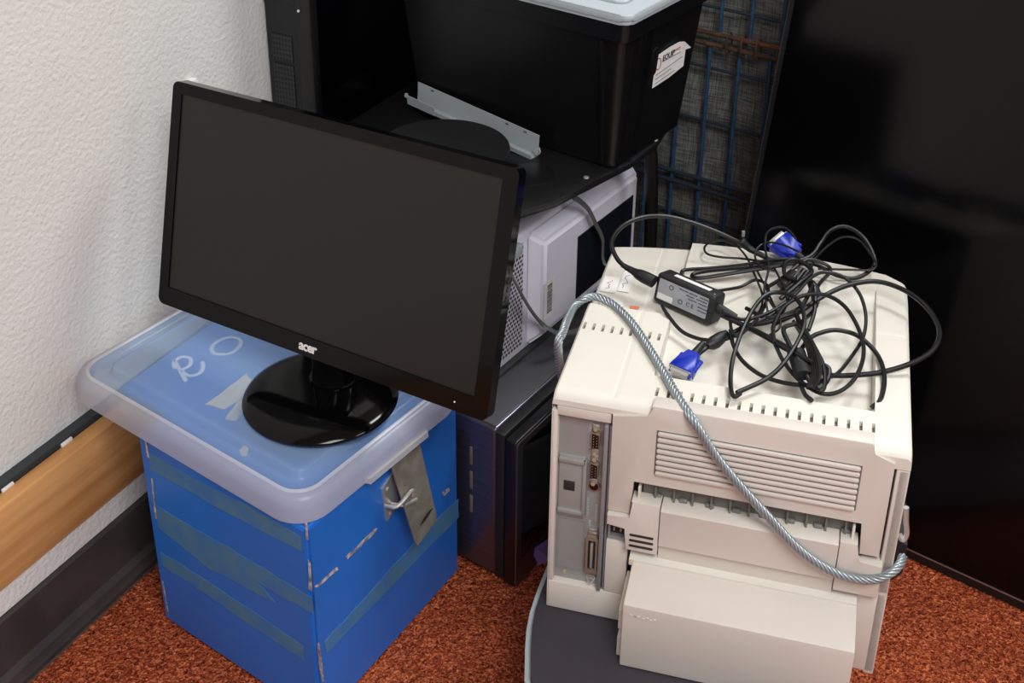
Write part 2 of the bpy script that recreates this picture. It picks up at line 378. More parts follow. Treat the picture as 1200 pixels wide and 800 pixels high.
# hasp
v2 = (b3-bf).normalized(); hp = lambda s, z, o=0.: bf+v2*s+Z*z+fR*o-L
hs = MB(); hs.quadprism([hp(.158, .345, .010), hp(.222, .345, .010), hp(.238, .205, .026), hp(.236, .192, .028), hp(.190, .183, .028), hp(.186, .19, .027)],
                        [hp(.158, .345, .012), hp(.222, .345, .012), hp(.238, .205, .028), hp(.236, .192, .030), hp(.190, .183, .030), hp(.186, .19, .029)])
hasp = hs.build('hasp', m_hasp, box, label='steel hasp strap hanging from the lid edge')
sl = MB(); pts = [hp(.196+.032*t, .215+.008*t+.004*math.sin(PI*t), .0298) for t in np.linspace(0, 1, 8)]; pts += [hp(.196+.032*t, .215+.008*t-.004*math.sin(PI*t), .0298) for t in np.linspace(1, 0, 8)[1:-1]]
sl.quadprism(pts, [p+fR*.0005 for p in pts]); sl.build('hasp_slot', m_dark, hasp)
bk = MB(); bk.quadprism([hp(.150, .300, 0), hp(.180, .312, 0), hp(.186, .25, 0), hp(.158, .238, 0)], [hp(.150, .300, .003), hp(.180, .312, .003), hp(.186, .25, .003), hp(.158, .238, .003)])
bk.tube(smooth([hp(.155, .268, .003), hp(.160, .272, .02), hp(.188, .28, .024), hp(.19, .27, .024)], 5), .003, 8)
bk.tube(smooth([hp(.168, .262, .003), hp(.175, .262, .018), hp(.2, .255, .022)], 5), .003, 8)
bk.tube([hp(.162, .292, .003), hp(.162, .292, .0045)], .003, 8); bk.tube([hp(.166, .247, .003), hp(.166, .247, .0045)], .003, 8)
bk.build('hasp_staple', m_steel, box)

# ------------------------------------------------------------------ translucent lid lying on the box
LF = at(354, 624, .350)
LA = math.radians(1.2)
lid = thing('storage_lid', 'frosted translucent plastic lid lying on top of the blue wooden box', 'lid', (LF.x, LF.y, .3465), 125.5)
LL, LW = .468, .335
def tlt(x, y, z): return (x, y, z+(-x)*math.sin(LA))
def rr_ring(ins, z, r):
    return [tlt(p[0], p[1], z) for p in rrect(-LL+ins, -ins, ins, LW-ins, max(r, .004), 8)]
def loft(rings, cap=True):
    mb = MB(); R = [[mb.bm.verts.new(p) for p in ring] for ring in rings]; n = len(R[0])
    for A, B in zip(R, R[1:]):
        for i in range(n): mb.bm.faces.new((A[i], A[(i+1) % n], B[(i+1) % n], B[i]))
    if cap: mb.bm.faces.new(R[-1])
    return mb
rimr = loft([rr_ring(0, .0, .048), rr_ring(.002, .020, .047), rr_ring(.006, .030, .044), rr_ring(.012, .034, .04), rr_ring(.0145, .0345, .038)], False)
rim = rimr.build('lid_rim', m_lidrim, lid, sharp=60)
rg = loft([rr_ring(.0145, .0345, .038), rr_ring(.0165, .036, .036), rr_ring(.019, .0362, .034), rr_ring(.0205, .034, .032)], False); rg.build('lid_ridge', m_lidhighlight, lid, sharp=60)
pl = loft([rr_ring(.0205, .034, .032), rr_ring(.023, .027, .03), rr_ring(.026, .0255, .028), rr_ring(.040, .0255, .022), rr_ring(.044, .028, .02), rr_ring(.0465, .0370, .018), rr_ring(.049, .0385, .016), rr_ring(.056, .0385, .012)])
pl.build('lid_panel', m_lidtop, lid, sharp=60)
tb = MB(); tb.quadprism([tlt(-.003, .12, -.004), tlt(.004, .123, -.004), tlt(.004, .243, -.004), tlt(-.003, .246, -.004)], [tlt(-.004, .12, .005), tlt(.003, .123, .004), tlt(.003, .243, .004), tlt(-.004, .246, .005)])
tb.build('lid_grip', m_lidrim, lid)

# ------------------------------------------------------------------ monitor
MO = Vector((-.249, 1.403, .3870))
mon = thing('computer_monitor', 'black flat computer monitor with round glossy foot standing on the frosted lid', 'monitor', MO, 120, ry=math.radians(0))
W_, H_ = .550, .3257; T_ = math.radians(14.55)
pm = Matrix.Translation((-.003, .026, 1.0*(.622-MO.z))) @ Matrix.Rotation(math.radians(.5), 4, 'Y').inverted() @ Matrix.Rotation(-T_, 4, 'X')
# panel local: x right, z up, front at y=0
mb = MB(); o_ = rrect(-W_/2, W_/2, -H_/2, H_/2, .010, 5); i_ = [(-W_/2+.0165, -H_/2+.027), (W_/2-.0215, -H_/2+.027), (W_/2-.0215, H_/2-.0165), (-W_/2+.0165, H_/2-.0165)]
def frame(mb, outer, inner, y0, y1, lip=.002):
    """picture-frame bezel between an outer outline and an inner rectangle"""
    bm = mb.bm; n = len(outer)
    def near(p):
        return min(range(4), key=lambda k: (p[0]-inner[k][0])**2+(p[1]-inner[k][1])**2)
    fo = [bm.verts.new((p[0], y0, p[1])) for p in outer]; bo = [bm.verts.new((p[0], y1, p[1])) for p in outer]
    fi = [bm.verts.new((p[0], y0, p[1])) for p in inner]; bi = [bm.verts.new((p[0], y0+lip, p[1])) for p in inner]
    for i in range(n):
        j = (i+1) % n; bm.faces.new((fo[i], fo[j], bo[j], bo[i])); a, b = near(outer[i]), near(outer[j])
        if a == b: bm.faces.new((fo[i], fo[j], fi[a]))
        else: bm.faces.new((fo[i], fo[j], fi[b], fi[a]))
    for k in range(4): bm.faces.new((fi[k], fi[(k+1) % 4], bi[(k+1) % 4], bi[k]))
frame(mb, o_, i_, 0, .018)
mb.bm.faces.ensure_lookup_table()
mb.xf(pm); bez = mb.build('bezel', m_gloss, mon, sharp=25)
mb = MB(); mb.box(i_[0][0], i_[1][0], .002, .004, i_[0][1], i_[2][1]); mb.xf(pm); mb.build('screen', m_screen, mon)
mb = MB(); mb.prism(rrect(-W_/2+.003, W_/2-.003, -H_/2+.003, H_/2-.003, .01), .017, .024, .003, axis='y'); mb.prism(rrect(-.19, .19, -.11, .11, .03), .023, .045, .012, axis='y'); mb.xf(pm); mb.build('rear_housing', m_blackm, mon)
t = text('brand_lettering', 'acer', m_label, bez, (0, 0, 0), (1, 0, 0), (0, 0, 1), .0185, bold=.0006, spacing=.9)
t.data.transform(pm @ Matrix.Translation((-.020, -.0002, -H_/2+.0132)))
mb = MB(); mb.lathe([(.0012, -.0004), (.0012, .0002)], 12, cx=W_/2-.048, cz=-H_/2+.012, axis='y'); mb.xf(pm); mb.build('power_light', m_led, bez)
mb = MB()
for k in range(4): mb.box(W_/2, W_/2+.0005, .007, .011, .03-k*.012, .037-k*.012)
mb.xf(pm); mb.build('side_button', m_blackm, bez)
# foot
prof = [(.098, 0), (.105, .002), (.1065, .005), (.1045, .0085), (.098, .012), (.088, .0155), (.070, .0185), (.045, .020), (.001, .0205)]
MB().lathe(prof, 96).build('base_plate', m_gloss, mon, sharp=50)
mb = MB(); mb.lathe([(.033, .0195), (.0335, .023), (.031, .024), (.030, .030), (.0285, .045), (.028, .08)], 48, cx=.002, cy=.028); mb.box(-.024, .028, .036, .056, .04, .20, .006)
mb.build('stand_neck', m_gloss, mon, sharp=40)

# ------------------------------------------------------------------ dark microwave
m0 = at(582, 680)
mw = thing('microwave_oven', 'dark steel microwave oven with black glass door standing on the carpet', 'microwave', m0, 34.5)
# local x = along the door, local y = towards back-left (yaw 304.5)
mb = MB(); mb.box(0, .395, .002, .36, .010, .290, .006, 3); mb.build('housing', m_mwside, mw)
MB().box(.004, .391, .006, .356, .2895, .2925, .0012).build('top_panel', m_mwtop, mw)
MB().box(-.0, .395, -.012, .004, .010, .285, .002).build('door_surround', m_blackm, mw)
d_ = MB().box(.0, .395, -.034, -.012, .004, .281, .004, 3).build('door', m_black, mw)
mb = MB(); frame(mb, rrect(.001, .394, .006, .279, .005, 3), [(.014, .05), (.30, .05), (.30, .268), (.014, .268)], -.0355, -.030); mb.build('door_frame', m_mwframe, d_, label='thin steel frame round the door glass')
MB().box(.012, .302, -.0348, -.033, .048, .27).build('door_glass', m_mwglass, d_)
MB().box(.305, .385, -.0365, -.033, .04, .27, .001).build('control_panel', m_black, mw)
for k in range(3): MB().box(-.0012, .001, .045, .050, .205-k*.046, .238-k*.046, .0004).build('vent_slot', m_copper, mw)
for x in (.03, .36):
    for y in (.03, .33): MB().lathe([(.012, 0), (.012, .011)], 16, cx=x, cy=y).build('foot', m_black, mw)

# ------------------------------------------------------------------ white microwave on top of it
A_ = at(580, 452, .2925)
wm = thing('microwave_oven', 'white microwave oven with punched side panel and barcode, stacked on the dark one', 'microwave', A_, 34.7)
MB().box(0, .415, .012, .33, .006, .222, .006, 3).build('housing', m_white, wm)
mb = MB()
def bulge(x0, x1, z0, z1, y0, y1, s):   # tapered raised panel
    mb.quadprism([(x0, y0, z0), (x1, y0, z0), (x1, y0, z1), (x0, y0, z1)], [(x0+s, y1, z0+s), (x1-s*.3, y1, z0+s), (x1-s*.3, y1, z1-s), (x0+s, y1, z1-s)])
bulge(.095, .412, .010, .220, .013, -.010, .022)
bmesh.ops.bevel(mb.bm, geom=list(mb.bm.edges), offset=.006, segments=3, affect='EDGES'); mb.build('side_cover', m_white, wm)
MB().box(.004, .088, .0105, .0135, .022, .206).build('vent_grille', m_perf, wm)
MB().box(.212, .388, -.0115, -.0095, .050, .165).build('dark_panel', m_navy, wm, label='dark navy panel set in the white side')
lb = MB().box(.118, .146, -.0102, -.0098, .058, .125).build('barcode_label', m_label, wm)
mb = MB(); z = .066
while z < .118:
    h_ = random.choice([.0006, .001, .0015]); mb.box(.126, .140, -.0104, -.0101, z, z+h_); z += h_+random.choice([.0007, .0012])
mb.build('barcode', m_ink, lb)
MB().box(.0, .415, .004, .014, .0, .007).build('bottom_flange', m_mwtop, wm)
mb = MB().box(.045, .075, .002, .012, .196, .214, .002); mb.build('cord_clip', m_brk, wm)
for x in (.03, .38):
    for y in (.04, .30): MB().lathe([(.01, 0), (.01, .007)], 12, cx=x, cy=y).build('foot', m_black, wm)
# its grey flat cord
nn = yv(124.7)
def wface(x, y, o=.02): return onp(x, y, A_+nn*o, nn)
K0 = A_
cp = [wface(597, 318, .012), wface(606, 335, .02), wface(620, 360, .018), wface(633, 377, .016), wface(645, 386, .03), wface(658, 390, .04), wface(690, 380, .05), Vector((.24, 1.72, .42)), wface(712, 312, .035), wface(706, 280, .024), wface(698, 262, .022), wface(690, 246, .02), wface(680, 236, .014), wface(672, 231, .006)]
bpy.context.view_layer.update(); wmi = wm.matrix_world.inverted()
MB().tube([wmi @ p for p in smooth(cp, 8)], .0056, 8, flat=.42).build('power_cord', m_cord, wm, label='flat grey power cord')

# ------------------------------------------------------------------ black side table over the microwaves
TZ = .600
table = thing('side_table', 'black low side table standing over the two stacked microwaves', 'table', (0.0, 1.8, 0), 90)
tp = [(.011, 1.544), (.073, 1.586), (.138, 1.656), (.194, 1.714), (.241, 1.787), (.262, 1.84), (.20, 1.93), (-.06, 2.12), (-.12, 2.10), (-.265, 1.83), (-.25, 1.70), (-.08, 1.565)]
mb = MB(); mb.prism([(x, y-1.8) for x, y in tp], TZ-.011, TZ, .002); mb.build('tabletop', m_shelf, table)
def scr(px, py):
    p = at(px, py, TZ); MB().lathe([(.0045, 0), (.004, .0015), (.0025, .002)], 16, cx=p.x, cy=p.y-1.8, cz=TZ).build('screw', m_steel, table)
scr(687, 208); scr(768, 164)
for x, y in ((.246, 1.822), (-.245, 1.80), (-.085, 2.10), (.175, 1.945)):
    q = [(x-.012, y-1.8, TZ-.02), (x-.006, y-1.8, TZ-.08), (x, y-1.8, .35), (x+.004, y-1.8, .0)]
    MB().tube(smooth(q, 8), .011, 12).build('leg', m_black, table)
# round foot lying on the table
p = Vector((-.091, 1.697, TZ))
mb = MB().lathe([(.090, 0), (.094, .004), (.0995, .022), (.100, .030), (.0985, .0325), (.001, .0335)], 96); bs = mb.build('stand_base', m_blackm); bs.location = p
tag(bs, 'matt black round display foot lying on the side table behind the monitor', 'stand base')
p = at(622, 204, TZ); mk = MB().lathe([(.036, 0), (.036, .0012), (.034, .0016)], 48).build('round_pad', m_shelf); mk.location = p
tag(mk, 'thin black round pad lying flat on the side table in front of the metal bracket', 'pad')
# grey metal channel
q0, q1 = at(481, 123, TZ+.016), at(622, 187, TZ)
brk = thing('metal_bracket', 'pale grey metal channel bracket lying on the table against the black crate', 'bracket', (q0.x, q0.y, TZ+.0165), math.degrees(math.atan2((q1-q0).x, (q1-q0).y)), ry=math.atan2(.016, .24))
LEN = (Vector((q1.x, q1.y, 0))-Vector((q0.x, q0.y, 0))).length
prof = [(0, .007), (0.0015, .007), (.002, .0018), (.0165, .0018), (.0165, .036), (.018, .036), (.0185, 0), (.0005, 0)]
mb = MB(); mb.prism(prof, .0, LEN, axis='x'); mb.build('channel', m_brk, brk, sharp=20)
mb = MB(); mb.prism([(-.001, .0), (-.003, .016), (-.0015, .016), (.0005, .0)], -.006, .055, axis='x'); mb.box(-.010, -.006, -.004, .0, .012, .018); mb.build('front_lip', m_brk, brk)
for x in (.03, .19, LEN-.03): MB().tube([(x, .0162, .032), (x+.006, .0162, .032)], .0009, 8).build('rivet', m_dark, brk)
mb = MB(); mb.tube(smooth([(LEN-.006, .012, .010), (LEN+.002, .010, .006), (LEN+.003, .018, .007), (LEN-.002, .022, .012)], 4), .0015, 6); mb.build('spring_clip', m_steel, brk)

# ------------------------------------------------------------------ black crate with grey lid
c0 = at(718, 200, TZ)
crate = thing('storage_crate', 'black plastic storage crate with a grey lid on the side table', 'crate', c0, 126.5)
BX, BY, BZ = .385, .205, .245
def cr(z, e): t = .022*z/BZ; return rrect(-BX-t-e, t+e, -t-e, BY+t+e, .014, 5)
def lift(pp_, z): return [(a, b, z) for a, b in pp_]
rings = [lift(cr(0, -.004), .0), lift(cr(0, 0), .004), lift(cr(.215, 0), .215), lift(cr(.217, .008), .217), lift(cr(.245, .009), .245)]
loft(rings).build('crate_body', m_bin, crate, sharp=30)
mb = MB(); mb.prism(cr(.26, .010), .2455, .252, .002); mb.prism(cr(.26, .013), .252, .262, .004); o = mb.build('crate_lid', m_binlid, crate, label='pale grey lid of the black crate')
mb = MB(); mb.prism([(a, b) for a, b in rrect(-BX-.004, .004, .0, BY, .014)], .2615, .266, .002); mb.build('lid_step', m_binlid, o)
mb = MB()
for y in (.014, .05):   # ribs beside the corner on both faces
    mb.quadprism([(.001, y, .01), (.008, y, .01), (.008, y+.004, .01), (.001, y+.004, .01)], [(.018, y, .214), (.028, y, .214), (.028, y+.004, .214), (.018, y+.004, .214)])
mb.quadprism([(-.02, -.006, .01), (-.016, -.006, .01), (-.016, 0, .01), (-.02, 0, .01)], [(-.014, -.029, .214), (-.010, -.029, .214), (-.010, -.018, .214), (-.014, -.018, .214)])
mb.build('corner_rib', m_bin, crate)
mb = MB(); mb.prism(rrect(.034, .050, .15, .195, .007), 0, .002, axis='x'); mb.xf(Matrix.Translation((.020, 0, 0)) @ Matrix.Rotation(math.radians(5), 4, 'Y')); mb.build('handle_recess', m_black, crate)
# address label
bpy.context.view_layer.update()
inv = crate.matrix_world.inverted()
tl = math.atan2(.022, .245); nR = yv(126.5)*math.cos(tl)-Z*math.sin(tl)
PR = c0+nR*.0018
lab = decal('address_label', [(767, 67.5), (785, 55), (796, 49), (802, 48.5), (809.5, 55.5), (803, 58), (800.5, 77), (783, 91), (764, 103.5), (766, 88)], PR, nR, m_label, crate, local=inv)
def ink(pts, m, r=.0007, lift_=.0008):
    P = [inv @ (onp(x, y, PR, nR)+nR*lift_) for x, y in pts]; MB().tube(P, r, 5).build('printing', m, lab)
for (x0, y0, x1, y1, m) in ((768, 88, 799, 66, m_inkl), (767.5, 93, 786, 80, m_inkl), (767, 98, 790, 82, m_inkl), (776, 72, 797, 60.5, m_inkl)): ink([(x0, y0), (x1, y1)], m)
ink(smooth([(770, 69), (773, 68), (774, 73), (772, 80), (768.5, 81)], 4), m_red, .0008); ink(smooth([(770, 69), (768, 74), (768.5, 81)], 4), m_ink, .0008)
uR = yv(36.5); wR = nR.cross(uR); wR = wR if wR.z > 0 else -wR
inv3 = inv.to_3x3()
po = inv @ (onp(776, 69, PR, nR)+nR*.0008)
text('printing', 'EQUIP', m_ink, lab, po, inv3 @ uR, inv3 @ wR, .013, bold=.0003)
po = inv @ (onp(788, 60, PR, nR)+nR*.0008)
text('printing', 'mmery', m_red, lab, po, inv3 @ uR, inv3 @ wR, .0085)

# ------------------------------------------------------------------ television stood on end against the left wall
k0 = onp(308, 0, W0+wn*WO, wn); tv_o = Vector((k0.x, k0.y, 0))+wn*.001+wd*.0
ltv = thing('television', 'black television stood on end against the white wall, screen facing right', 'television', tv_o, 118)
# local x = away from wall, y = along wall (yaw 28)
TH = 1.12; TD = .50
MB().box(.0, .088, .0, TD, 0, TH, .004, 3).build('cabinet', m_blackm, ltv)
mb = MB(); mb.box(.066, .094, -.004, .016, .004, TH-.004, .004); mb.box(.084, .094, .016, TD-.005, .004, .03); mb.box(.084, .094, .016, TD-.005, TH-.03, TH-.004); mb.box(.084, .094, TD-.02, TD-.001, .004, TH-.004); mb.build('screen_surround', m_black, ltv)
MB().box(.085, .089, .015, TD-.019, .029, TH-.029).build('screen', m_tvglass, ltv)
for (z0, z1) in ((.59, .684), (.690, .735), (.80, .90)): MB().box(.012, .052, -.0015, .001, z0, z1).build('speaker_grille', m_grille, ltv)
mb = MB(); mb.box(.001, .058, -.0008, .0005, .786, .7875); mb.build('panel_seam', m_dark, ltv)
MB().lathe([(.0022, -.0055), (.0022, -.003)], 12, cx=.072, cz=.783, axis='y').build('status_light', m_led, ltv)

# ------------------------------------------------------------------ large television leaning on the right
T0 = at(1068, 657); d127 = yv(127); tv0 = T0-d127*.380
lean = math.radians(11.5)
rtv = thing('television', 'large black flat television leaning back on the floor behind the printer', 'television', (tv0.x, tv0.y, 0.004), 127)
RW, RH = 1.15, 1.30
rm = Matrix.Rotation(-lean, 4, 'X')
mb = MB(); mb.box(0, RW, .004, .030, 0, RH, .003); mb.box(.12, RW-.12, .028, .055, .1, RH-.3, .01); mb.xf(rm); mb.build('rear_housing', m_blackm, rtv)
mb = MB(); frame(mb, [(0, 0), (RW, 0), (RW, RH), (0, RH)][::1], [(.007, .014), (RW-.007, .014), (RW-.007, RH-.007), (.007, RH-.007)], 0, .012); mb.xf(rm); mb.build('frame', m_black, rtv)
mb = MB(); mb.box(-.0015, .0, .0, .026, .0, RH); mb.xf(rm); mb.build('side_trim', m_tvframe, rtv, label='brown-grey metal side trim')
mb = MB(); mb.box(.002, RW-.002, -.0012, .0, .0125, .0150); mb.xf(rm); mb.build('lower_trim', m_silver, rtv, label='thin silver line along the lower edge')
mb = MB(); mb.box(.006, RW-.006, .001, .003, .013, RH-.006); mb.xf(rm); mb.build('screen', m_tvglass, rtv)

# ------------------------------------------------------------------ wire mesh cage and cloth behind
cp0 = EYE+ray(840, 210).normalized()*2.36; cyaw = 125
nc = yv(cyaw-90); uc = yv(cyaw)
cage = thing('wire_mesh_panel', 'blue painted wire mesh cage side with rusty joint, standing behind the crate', 'wire panel', (cp0.x, cp0.y, 0), cyaw)
def cu_(x, y): q = onp(x, y, cp0, nc); return (q-cp0).dot(uc), q.z
S = .0575
zj = cu_(870, 52)[1]
ks = [cu_(787, 210)[0]+S*k for k in range(-7, 10)]
mb = MB()
for x in ks: mb.tube([(x, 0, .0), (x, 0, zj-.006)], .0037, 8)
for x in ks: mb.tube([(x+.016, 0, zj+.006), (x+.016, 0, 1.25)], .0037, 8)
mb.build('upright_wires', m_wire, cage)
mb = MB(); x0, x1 = ks[0]-.03, ks[-1]+.03
za = [cu_(858, 14)[1], cu_(845, 84)[1], cu_(845, 148)[1], cu_(805, 254)[1]]
dz = za[1]-za[2]
for z in za+[za[0]+dz*k for k in range(1, 5)]+[za[3]-dz*k for k in range(1, 6) if za[3]-dz*k > .03]: mb.tube([(x0, .005, z), (x1, .005, z)], .0031, 8)
mb.build('cross_wires', m_wired, cage)
mb = MB()
zc = cu_(820, 208)[1]
for z in (zc, zc-.020, .012, 1.25): MB().tube([(x0, -.004, z), (x1, -.004, z)], .0042, 8).build('frame_bar', m_wired, cage)
mb = MB()
for z, r in ((zj+.009, .0048), (zj-.012, .0042)): mb.tube([(x0, -.003, z), (x1, -.003, z)], r, 8)
for x in [cu_(855, 52)[0], cu_(872, 52)[0], cu_(890, 52)[0]]+[ks[0]+.02*k for k in range(3)]:
    mb.tube([(x, -.003+.012*math.cos(a), zj-.002+.02*math.sin(a)) for a in np.linspace(0, 2*PI, 17)[:-1]], .0017, 6, closed=True)
mb.build('rusty_joint', m_rust, cage, label='rusty joint bars bound with wire rings')
# cloth
cl = bmesh.new(); N, Mz = 60, 60; vsg = []
for i in range(N+1):
    rowv = []
    for j in range(Mz+1):
        x = x0-.05+(x1-x0+.1)*i/N; z = .01+1.2*j/Mz
        rowv.append(cl.verts.new((x, .022+.006*math.sin(x*31+z*3)+.004*math.sin(z*47+x*9), z)))
    vsg.append(rowv)
for i in range(N):
    for j in range(Mz): cl.faces.new((vsg[i][j], vsg[i+1][j], vsg[i+1][j+1], vsg[i][j+1]))
r_ = bmesh.ops.extrude_face_region(cl, geom=list(cl.faces)); bmesh.ops.translate(cl, vec=(0, .003, 0), verts=[v for v in r_['geom'] if isinstance(v, bmesh.types.BMVert)])
mb = MB(); mb.bm.free(); mb.bm = cl; clo = mb.build('cloth_sheet', m_fabric); clo.location = (cp0.x, cp0.y, 0); clo.rotation_euler.z = math.radians(90-cyaw)
tag(clo, 'dark grey woven cloth hanging behind the wire mesh', 'cloth')

# ------------------------------------------------------------------ flatbed scanner under the printer
P0 = EYE+ray(640, 709)*1.65       # lower left corner of the printer's rear face
PZ = P0.z
sc = thing('flatbed_scanner', 'charcoal flatbed scanner with pale curved rim lying on the carpet under the printer', 'scanner', (P0.x, P0.y, 0), 105.1)
def sco(e):
    L_ = [(-.004, .36), (-.007, .20), (-.009, .10), (-.0115, .05), (-.0125, .02), (-.0122, -.01), (-.009, -.04), (-.003, -.07), (.008, -.115), (.024, -.16), (.05, -.195)]
    L_ = [(x-e, y) for x, y in L_]
    return L_+[(.09, -.21-e), (.33, -.225-e), (.352+e, -.20), (.352+e, .34), (.33, .36+e), (.01, .36+e)]
mb = MB(); mb.prism(sco(.0075), .012, PZ-.010, .006, 3); mb.build('scanner_body', m_binlid, sc, label='pale grey curved body')
mb = MB(); mb.prism(sco(0.0), PZ-.0105, PZ-.0012, .003, 3); mb.build('scanner_lid', m_scan, sc, label='charcoal flat lid')
for x, y in ((.02, -.18), (.32, -.18), (.02, .3), (.32, .3)): MB().lathe([(.012, 0), (.012, .013)], 16, cx=x, cy=y).build('foot', m_black, sc)

# ------------------------------------------------------------------ laser printer seen from its rear
pr = thing('laser_printer', 'bulky cream laser printer, rear ports facing forward, resting on the charcoal scanner', 'printer', P0, 105.1)
PW, PD = .415, .40
MB().box(.004, PW-.004, .016, PD-.012, .002, .306).build('inner_chassis', m_dark, pr, label='dark inner chassis in the gaps')
mb = MB()
def bxp(x0, x1, z0, z1, y0=0., y1=.02, bev=.0012): mb.box(x0, x1, y0, y1, z0, z1, bev)
# sides
mb.box(0, .004, 0, PD-.005, .0, .318, .0015); mb.box(PW-.012, PW, 0, PD-.005, .0, .317, .0015); mb.box(0.002, PW-.002, PD-.014, PD-.002, 0, .318, .0015)
bxp(0, .0078, .047, .317); bxp(0, .102, 0, .045); bxp(.0065, .0725, .3115, .3255, 0, .03); bxp(.0745, .102, .0455, .131)
bxp(.0755, .0985, .1645, .1795); bxp(.381, PW, 0.004, .1305); bxp(.4005, PW, .1325, .317)
mb.build('rear_shell', m_cream2, pr)
# top cover: a height field with vents, seams and the output tray
slots = [(.1205+.01392*i, .0265, .0435) for i in range(19)]
lslots = [(.0075+.01215*i, .142, .158) for i in range(9)]
xs = {0, .0015, .004, .0725, .0735, .112, .1135, .371, .3725, .410, .4135, .415}
for x, *_ in slots: xs |= {x-.0019, x-.0015, x+.0015, x+.0019}
for x, *_ in lslots: xs |= {x-.0019, x-.0015, x+.0015, x+.0019}
ys = {0, .002, .005, .010, .0265, .0269, .0431, .0435, .067, .0685, .142, .1424, .1576, .158, .2045, .206, .2075, .209, .236, .2372, .33, .336, .36, .385, .396, .400}
for k in range(1, 21): ys.add(round(.0199*k, 4)); xs.add(round(.0203*k, 4))
def clean(s):
    out = []
    for v in sorted(s):
        if not out or v-out[-1] > .00035: out.append(v)
    return out
xs, ys = clean(xs), clean(ys)
def sst(a, b, t): t = min(1, max(0, (t-a)/(b-a))); return t*t*(3-2*t)
def htop(x, y):
    h = .343
    h -= .009*(1-sst(0, .010, y)**.5) if y < .010 else 0
    h -= .010*(1-math.sqrt(max(0, 1-(1-min(1, x/.004))**2))) if x < .004 else 0
    h -= .010*(1-math.sqrt(max(0, 1-(1-min(1, (PW-x)/.005))**2))) if x > PW-.005 else 0
    if x < .1125 and .1990 < y: h -= .013*sst(.2045, .206, y)
    if .112 <= x <= .3725 and .067 < y < .336:      # sloping output tray
        e = min(sst(.112, .1135, x), 1-sst(.371, .3725, x), sst(.067, .0685, y), 1-sst(.322, .336, y))
        h -= e*(.010+.014*(1-sst(.10, .30, y)))
    if abs(x-.073) < .0006 and y > .01: h -= .0013
    if x > .37 and abs(y-.2366) < .0007: h -= .001
    for sx, a, b in slots:
        if abs(x-sx) < .0016 and a+.0003 <= y <= b-.0003: h -= .010
    for sx, a, b in lslots:
        if sx < .108 and abs(x-sx) < .0016 and a+.0003 <= y <= b-.0003: h -= .010
    h -= .012*sst(.385, .400, y)**2+.004*sst(.33, .385, y)
    return h
def ymap(x, y):
    k = sst(.30, .400, y); bul = .030*math.sin(PI*min(1, max(0, x/PW)))**.8
    cr_ = .03; c = max(0, (x-(PW-cr_))/cr_); bul -= .022*c*c
    return y+k*bul
mb = MB(); bm = mb.bm
G = [[bm.verts.new((x, ymap(x, y), htop(x, y))) for y in ys] for x in xs]
for i in range(len(xs)-1):
    for j in range(len(ys)-1): bm.faces.new((G[i][j], G[i+1][j], G[i+1][j+1], G[i][j+1]))
per = [G[i][0] for i in range(len(xs))]+[G[-1][j] for j in range(1, len(ys))]+[G[i][-1] for i in range(len(xs)-2, -1, -1)]+[G[0][j] for j in range(len(ys)-2, 0, -1)]
low = []
for v in per:
    z = .318
    if v.co.y < .001 and .118 < v.co.x < .3725: z = .330
    elif v.co.y < .001 and .0735 <= v.co.x <= .118: z = .3275
    elif v.co.y < .001 and v.co.x < .0735: z = .3262
    low.append(bm.verts.new((v.co.x, v.co.y, z)))
n = len(per)
for i in range(n): bm.faces.new((per[i], per[(i+1) % n], low[(i+1) % n], low[i]))
top = mb.build('top_cover', m_cream, pr, sharp=28)
for sx, a, b in slots+[q for q in lslots if q[0] < .108]: MB().box(sx-.0014, sx+.0014, a+.0005, b-.0005, .3325, .3368).build('slot_shade', m_roller, top)  # added grey inserts stand in for the shade inside the slots
# rear door
out = [(.0745, .1825), (.1025, .1825), (.1035, .2355), (.3735, .2355), (.3745, .1885), (.3975, .1885), (.3975, .3275), (.3735, .3345), (.372, .3475), (.370, .3495), (.123, .3495), (.1205, .348), (.118, .3335), (.0745, .3265)]
mb = MB(); mb.prism(out, -.003, .018, .0014, axis='y'); door = mb.build('rear_door', m_cream2, pr)
for k in range(8):
    z = .3125-k*.0083
    mb = MB(); mb.prism(rrect(.1295, .3615, z-.0028, z+.0028, .0026, 3), -.0068, -.002, .0015, axis='y'); mb.build('louvre', m_cream2, door)
mb = MB(); mb.prism([(.128, .2515), (.363, .2515), (.363, .3165), (.128, .3165)], -.0034, -.0028, axis='y'); mb.build('louvre_recess', m_roller, door)
# paper exit: rollers, bar and brackets
mb = MB(); mb.box(.115, .368, .012, .02, .203, .236); mb.build('exit_baffle', m_roller, pr)
mb = MB()
for k in range(11): mb.box(.13+k*.0225, .1325+k*.0225, .004, .014, .204, .232)
mb.build('exit_rib', m_roller, pr)
for k in range(8): MB().lathe([(.0035, 0), (.004, .001), (.004, .009), (.0035, .010)], 16, cx=.128+k*.032, cy=.010, cz=.2075, axis='x').build('roller', m_roller, pr)
MB().box(.1105, .1135, -.002, .012, .204, .226, .0005).build('guide_post', m_cream, pr); MB().box(.3635, .3665, -.002, .012, .190, .226, .0005).build('guide_post', m_cream, pr)
mb = MB(); mb.prism([(-.006, .2065), (-.012, .203), (-.010, .1475), (.010, .146), (.012, .2065)], .1405, .3505, .001, axis='x'); mb.build('paper_guide', m_cream2, pr)
mb = MB(); mb.prism([(.0995, .1315), (.1395, .1315), (.1395, .2085), (.1045, .2085), (.1045, .1815), (.0755, .1815), (.0755, .1655), (.0995, .1655)], -.010, .012, .0014, axis='y'); vb = mb.build('left_bracket', m_cream2, pr)
